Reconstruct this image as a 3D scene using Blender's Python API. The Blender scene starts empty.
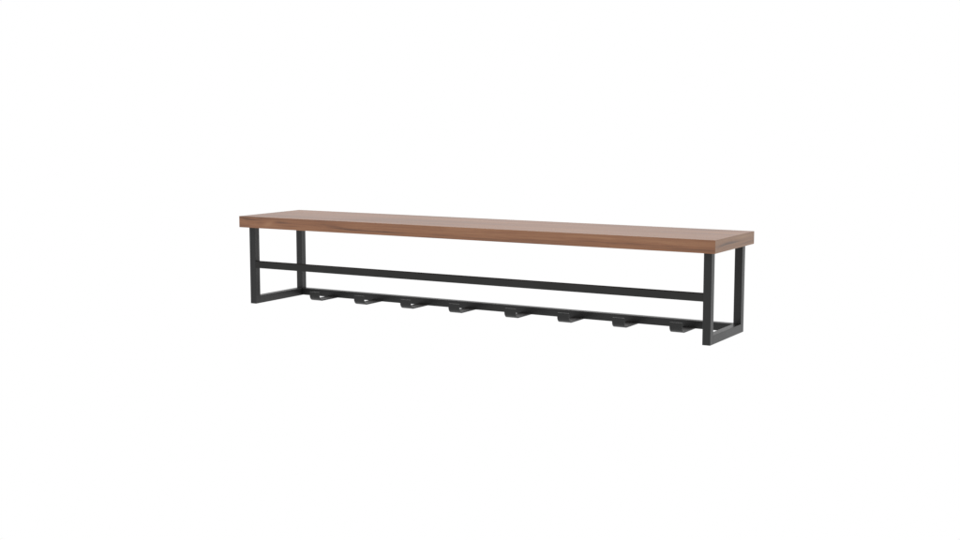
import bpy, bmesh, math
from mathutils import Vector

S = 1.3                      # length of the shelf in metres; the unit dimensions below are per length
# ---------------------------------------------------------------- camera
sc = bpy.context.scene
H_ = 0.17675                 # overall height / length
cam_d = bpy.data.cameras.new("camera")
cam = bpy.data.objects.new("camera", cam_d)
sc.collection.objects.link(cam)
cam_d.lens = 50.0
cam_d.sensor_width = 36.0
cam_d.clip_start = 0.05
cam_d.clip_end = 200
YAW, PITCH = -0.52773, -0.11896
cam.location = (S*(1.75541-0.5), S*-2.05516, S*(0.20924+H_))
cam.rotation_euler = (math.pi/2+PITCH, 0, -YAW)
sc.camera = cam

# ---------------------------------------------------------------- light: a white photo studio
w = bpy.data.worlds.new("World")
sc.world = w
w.use_nodes = True
nt = w.node_tree
nt.nodes.clear()
out = nt.nodes.new("ShaderNodeOutputWorld")
bg = nt.nodes.new("ShaderNodeBackground")
tc = nt.nodes.new("ShaderNodeTexCoord")
sp = nt.nodes.new("ShaderNodeSeparateXYZ")
mr = nt.nodes.new("ShaderNodeMapRange")      # white cyclorama behind, dimmer studio behind the photographer
mr.interpolation_type = 'SMOOTHSTEP'
mr.inputs['From Min'].default_value = -0.35
mr.inputs['From Max'].default_value = 0.25
mr.inputs['To Min'].default_value = 0.74
mr.inputs['To Max'].default_value = 1.0
nt.links.new(tc.outputs['Generated'], sp.inputs[0])
nt.links.new(sp.outputs['Y'], mr.inputs['Value'])
nt.links.new(mr.outputs[0], bg.inputs['Strength'])
bg.inputs['Color'].default_value = (1, 1, 1, 1)
nt.links.new(bg.outputs[0], out.inputs[0])

def area(name, loc, target, size, sizey, power):
    l = bpy.data.lights.new(name, 'AREA')
    l.shape = 'RECTANGLE'
    l.size, l.size_y, l.energy = size, sizey, power
    o = bpy.data.objects.new(name, l)
    sc.collection.objects.link(o)
    o.location = loc
    o.rotation_euler = (Vector(target)-Vector(loc)).to_track_quat('-Z', 'Y').to_euler()
    return o
area("softbox_lamp", (-1.6, -2.6, 2.6), (0, 0, 0.1), 1.6, 1.6, 14)

sc.view_settings.view_transform = 'Standard'
sc.view_settings.look = 'None'
sc.view_settings.exposure = 0
sc.view_settings.gamma = 1

# ---------------------------------------------------------------- materials
def srgb(r, g, b):
    f = lambda c: (c/255/12.92) if c/255 <= 0.04045 else ((c/255+0.055)/1.055)**2.4
    return (f(r), f(g), f(b), 1)

class N:
    def __init__(s, name):
        s.m = bpy.data.materials.new(name); s.m.use_nodes = True
        s.t = s.m.node_tree; s.b = s.t.nodes['Principled BSDF']
    def n(s, typ, **kw):
        o = s.t.nodes.new(typ)
        for k, v in kw.items(): setattr(o, k, v)
        return o
    def l(s, a, b): s.t.links.new(a, b)
    def math(s, op, a, b=None, c=None, clamp=False):
        o = s.n('ShaderNodeMath', operation=op); o.use_clamp = clamp
        for i, v in enumerate((a, b, c)):
            if v is None: continue
            if isinstance(v, (int, float)): o.inputs[i].default_value = v
            else: s.l(v, o.inputs[i])
        return o.outputs[0]
    def noise(s, vec, scale, detail=4, rough=.6, dist=0):
        o = s.n('ShaderNodeTexNoise'); s.l(vec, o.inputs['Vector'])
        o.inputs['Scale'].default_value = scale; o.inputs['Detail'].default_value = detail
        o.inputs['Roughness'].default_value = rough; o.inputs['Distortion'].default_value = dist
        return o.outputs['Fac']

def wood(name, marks, swap=False, tint=(1, 1, 1)):
    """walnut veneer: grain runs along object X, or along Y on the end strips"""
    k = N(name)
    tc = k.n('ShaderNodeTexCoord')
    sp = k.n('ShaderNodeSeparateXYZ'); k.l(tc.outputs['Object'], sp.inputs[0])
    X, Y, Z = sp.outputs
    if swap: X, Y = Y, X
    # slow waviness pushes the growth lines sideways
    cb0 = k.n('ShaderNodeCombineXYZ')
    k.l(k.math('MULTIPLY', X, 2.2), cb0.inputs[0]); k.l(k.math('MULTIPLY', Y, 7), cb0.inputs[1]); k.l(k.math('MULTIPLY', Z, 9), cb0.inputs[2])
    wav = k.math('SUBTRACT', k.noise(cb0.outputs[0], 1.0, 2, .5), .5)
    Yw = k.math('MULTIPLY_ADD', wav, .055, Y)
    Zw = k.math('MULTIPLY_ADD', wav, .020, Z)
    def coords(ax, ay, az):
        c = k.n('ShaderNodeCombineXYZ')
        k.l(k.math('MULTIPLY', X, ax), c.inputs[0]); k.l(k.math('MULTIPLY', Yw, ay), c.inputs[1]); k.l(k.math('MULTIPLY', Zw, az), c.inputs[2])
        return c.outputs[0]
    band = k.noise(coords(1.1, 26, 62), 1, 3, .55, .6)       # broad bands
    fine = k.noise(coords(3.5, 170, 330), 1, 5, .7)          # fine grain
    pore = k.noise(coords(22, 900, 1100), 1, 2, .6)          # pores
    blot = k.noise(coords(5, 14, 22), 1, 3, .5)              # blotches
    v = k.math('MULTIPLY_ADD', k.math('SUBTRACT', band, .5), 1.0, .5)
    v = k.math('MULTIPLY_ADD', k.math('SUBTRACT', fine, .5), .95, v)
    v = k.math('MULTIPLY_ADD', k.math('SUBTRACT', blot, .5), .45, v)
    # single growth figures: (x, y or None, z or None, half length, half width, slope, strength)
    for (mx, mz, lx, lz, sl, st) in marks:
        dx = k.math('SUBTRACT', X, mx)
        dz = k.math('SUBTRACT', k.math('SUBTRACT', Zw, mz), k.math('MULTIPLY', dx, sl))
        q = k.math('ADD', k.math('POWER', k.math('ABSOLUTE', k.math('DIVIDE', dx, lx)), 2), k.math('POWER', k.math('ABSOLUTE', k.math('DIVIDE', dz, lz)), 2))
        g = k.math('EXPONENT', k.math('MULTIPLY', q, -1))
        v = k.math('MULTIPLY_ADD', g, st, v)
    r = k.n('ShaderNodeValToRGB')
    k.l(v, r.inputs[0])
    e = r.color_ramp.elements
    e[0].position = 0.0; e[0].color = srgb(82, 58, 47)
    e[1].position = 1.0; e[1].color = srgb(179, 134, 101)
    for p, c in ((.25, (122, 85, 64)), (.5, (151, 104, 75)), (.72, (162, 116, 85))):
        x = e.new(p); x.color = srgb(*c)
    mx = k.n('ShaderNodeMix', data_type='RGBA', blend_type='MULTIPLY')
    k.l(r.outputs[0], mx.inputs['A'])
    pr = k.n('ShaderNodeMapRange'); k.l(pore, pr.inputs['Value'])
    pr.inputs['From Min'].default_value = .3; pr.inputs['From Max'].default_value = .5
    pr.inputs['To Min'].default_value = .86; pr.inputs['To Max'].default_value = 1.0
    cc = k.n('ShaderNodeCombineColor')
    for i in range(3): k.l(pr.outputs[0], cc.inputs[i])
    k.l(cc.outputs[0], mx.inputs['B']); mx.inputs['Factor'].default_value = 1
    tn = k.n('ShaderNodeMix', data_type='RGBA', blend_type='MULTIPLY')
    tn.inputs['Factor'].default_value = 1; tn.inputs['B'].default_value = (*tint, 1)
    k.l(mx.outputs['Result'], tn.inputs['A']); k.l(tn.outputs['Result'], k.b.inputs['Base Color'])
    rg = k.math('MULTIPLY_ADD', fine, .20, .28)
    k.l(rg, k.b.inputs['Roughness'])
    k.b.inputs['IOR'].default_value = 1.5
    bp = k.n('ShaderNodeBump'); bp.inputs['Strength'].default_value = .25; bp.inputs['Distance'].default_value = .0004
    k.l(fine, bp.inputs['Height']); k.l(bp.outputs[0], k.b.inputs['Normal'])
    return k.m

def metal(name, matte=False, rough=.33):
    k = N(name)
    tc = k.n('ShaderNodeTexCoord')
    nz = k.noise(tc.outputs['Object'], 9, 4, .6)
    gr = k.noise(tc.outputs['Object'], 1400, 2, .6)
    r = k.n('ShaderNodeValToRGB'); k.l(nz, r.inputs[0])
    r.color_ramp.elements[0].position = .3; r.color_ramp.elements[0].color = (.0112, .0118, .0120, 1)
    r.color_ramp.elements[1].position = .7; r.color_ramp.elements[1].color = (.0150, .0155, .0155, 1)
    k.l(r.outputs[0], k.b.inputs['Base Color'])
    k.l(k.math('MULTIPLY_ADD', nz, .12, rough), k.b.inputs['Roughness'])
    k.b.inputs['IOR'].default_value = 1.5
    if matte:
        r.color_ramp.elements[0].color = (.043, .043, .042, 1); r.color_ramp.elements[1].color = (.049, .049, .048, 1)
        k.b.inputs['Specular IOR Level'].default_value = 0
    bp = k.n('ShaderNodeBump'); bp.inputs['Strength'].default_value = .12; bp.inputs['Distance'].default_value = .0002
    k.l(gr, bp.inputs['Height']); k.l(bp.outputs[0], k.b.inputs['Normal'])
    return k.m

T = 0.02233*S; D = 0.19381*S; H = H_*S; L = S
TOP = H
zc = TOP - T/2
MET = metal("black_powder_coat")
HOOKM = metal("hook_black_coat", rough=.32)
MATTE = metal("matte_black_paint", True)
# marks in board coordinates (X along, Z from board centre)
F = lambda u: (u-0.5)*S
WOOD = wood("walnut_veneer", [
    (F(.022), .0055, .030, .0011, 0, -.42),
    (F(.105), .0030, .030, .0022, -.02, -.3),
    (F(.125), -.006, .035, .0030, .03, -.25),
    (F(.075), -.001, .016, .0060, .25, .30),
    (F(.310), -.0050, .085, .0018, -.03, -.46),
    (F(.240), .0010, .045, .0028, -.05, -.22),
    (F(.60), .0040, .12, .0020, .01, .22),
])
WOOD_END = wood("walnut_veneer_end", [
    (-.035, .0012, .085, .0020, 0, -.42),
    (-.09, -.0015, .03, .0015, .05, -.25),
    (.07, -.007, .05, .0024, .0, -.22),
    (.05, .009, .07, .0030, .0, .25),
], swap=True, tint=(.78, .86, .86))

# ---------------------------------------------------------------- mesh helpers
def finish(name, bm, mats, parent, smooth=False):
    me = bpy.data.meshes.new(name)
    bmesh.ops.recalc_face_normals(bm, faces=bm.faces[:])
    bm.to_mesh(me); bm.free()
    for m in mats: me.materials.append(m)
    o = bpy.data.objects.new(name, me)
    sc.collection.objects.link(o)
    if parent: o.parent = parent
    if smooth:
        for p in me.polygons: p.use_smooth = True
    return o

def bar(name, lo, hi, parent, axis, r=.0007, caps=(), mat=None):
    """square steel tube from lo to hi; the long edges are rounded, plus the rims in caps (-1, +1)"""
    lo, hi = Vector(lo), Vector(hi)
    c = (lo+hi)/2; d = hi-lo
    bm = bmesh.new()
    bmesh.ops.create_cube(bm, size=1)
    for v in bm.verts: v.co = Vector((v.co.x*d.x, v.co.y*d.y, v.co.z*d.z))
    ed = []
    for e in bm.edges:
        a, b = e.verts
        if abs(a.co[axis]-b.co[axis]) > 1e-6: ed.append(e)
        elif any((a.co[axis] > 0) == (s > 0) for s in caps): ed.append(e)
    bmesh.ops.bevel(bm, geom=ed, offset=r, segments=3, profile=.5, affect='EDGES')
    o = finish(name, bm, [mat or MET], parent)
    o.location = c
    return o

# ---------------------------------------------------------------- the shelf
root = bpy.data.objects.new("wall_shelf", None)
sc.collection.objects.link(root)
root.location = (0, 0, 0)
root['label'] = "long walnut wood wall shelf on black square steel frame with eight hooks below"
root['category'] = "shelf"

# board: front edge at y = 0, back edge at y = D
bm = bmesh.new()
bmesh.ops.create_cube(bm, size=1)
for v in bm.verts: v.co = Vector((v.co.x*L, v.co.y*D, v.co.z*T))
bmesh.ops.bevel(bm, geom=bm.edges[:], offset=.0007, segments=2, profile=.5, affect='EDGES')
for f in bm.faces:
    f.material_index = 1 if abs(f.normal.x) > .8 else 0
board = finish("board", bm, [WOOD, WOOD_END], root)
board.location = (0, D/2, zc)
board['label'] = "thick walnut board with brown grain"

xi, yi, yb, W = .01144*S, .0167*S, .01232*S, .01403*S
ZB = TOP - T            # underside of the board
xl, xr = -L/2+xi, L/2-xi
y0, y1 = yi, D-yb
for x in (xl, xr-W):
    bar("leg", (x, y0, -.0008), (x+W, y0+W, ZB), root, 2, caps=(-1,))
    bar("leg", (x, y1-W, -.0008), (x+W, y1, ZB), root, 2, caps=(-1,))
    bar("side_bar", (x, y0+W, -.0008), (x+W, y1-W, W+.0006), root, 1)
m1, m2 = TOP-.0915*S, TOP-.1046*S
bar("front_rail", (xl+W, y0+.0004, m2), (xr-W, y0+.0004+(m1-m2), m1), root, 0, mat=MATTE)
yr = y1-W
bar("hook_rail", (xl+W, yr, 0), (xr-W, y1, W), root, 0)

# hooks: bent flat strip, welded under the rail's front face, running forward and turned up at the tip
def hook_mesh():
    hw, th, R = .0237*S/2, .0030, .0125
    yp = .1040*S - yr             # front of the lip, relative to the rail face
    zt = .0185*S                  # top of the lip
    path = [(0.0, th/2)]
    cy, cz = yp+th/2+R, th/2+R
    path.append((cy, th/2))
    for i in range(1, 11):
        a = math.pi/2*i/10
        path.append((cy-R*math.sin(a), cz-R*math.cos(a)))
    path.append((yp+th/2, zt))
    bm = bmesh.new()
    rows = []
    for i, (y, z) in enumerate(path):
        a = Vector(path[max(i-1, 0)]); b = Vector(path[min(i+1, len(path)-1)])
        t = (b-a).normalized(); n = Vector((-t.y, t.x))*th/2
        rows.append([bm.verts.new((x, y+s*n.x, z+s*n.y)) for x, s in ((-hw, 1), (hw, 1), (hw, -1), (-hw, -1))])
    for a, b in zip(rows, rows[1:]):
        for j in range(4): bm.faces.new((a[j], a[(j+1) % 4], b[(j+1) % 4], b[j]))
    bm.faces.new(rows[0]); bm.faces.new(rows[-1][::-1])
    # round the two top corners of the lip
    bm.edges.ensure_lookup_table()
    ce = [e for e in bm.edges if e.verts[0] in rows[-1] and e.verts[1] in rows[-1] and abs(e.verts[0].co.x-e.verts[1].co.x) < 1e-6]
    bmesh.ops.bevel(bm, geom=ce, offset=.0012, segments=3, profile=.5, affect='EDGES')
    bmesh.ops.recalc_face_normals(bm, faces=bm.faces[:])
    return bm
hook0 = finish("hook", hook_mesh(), [HOOKM], root)
offs = [-.3945, -.2835, -.1725, -.0615, .0615, .1725, .2825, .3925]
for i, u in enumerate(offs):
    h = hook0 if i == 0 else hook0.copy()
    if i: sc.collection.objects.link(h); h.parent = root
    h.location = (u*S, yr, 0)
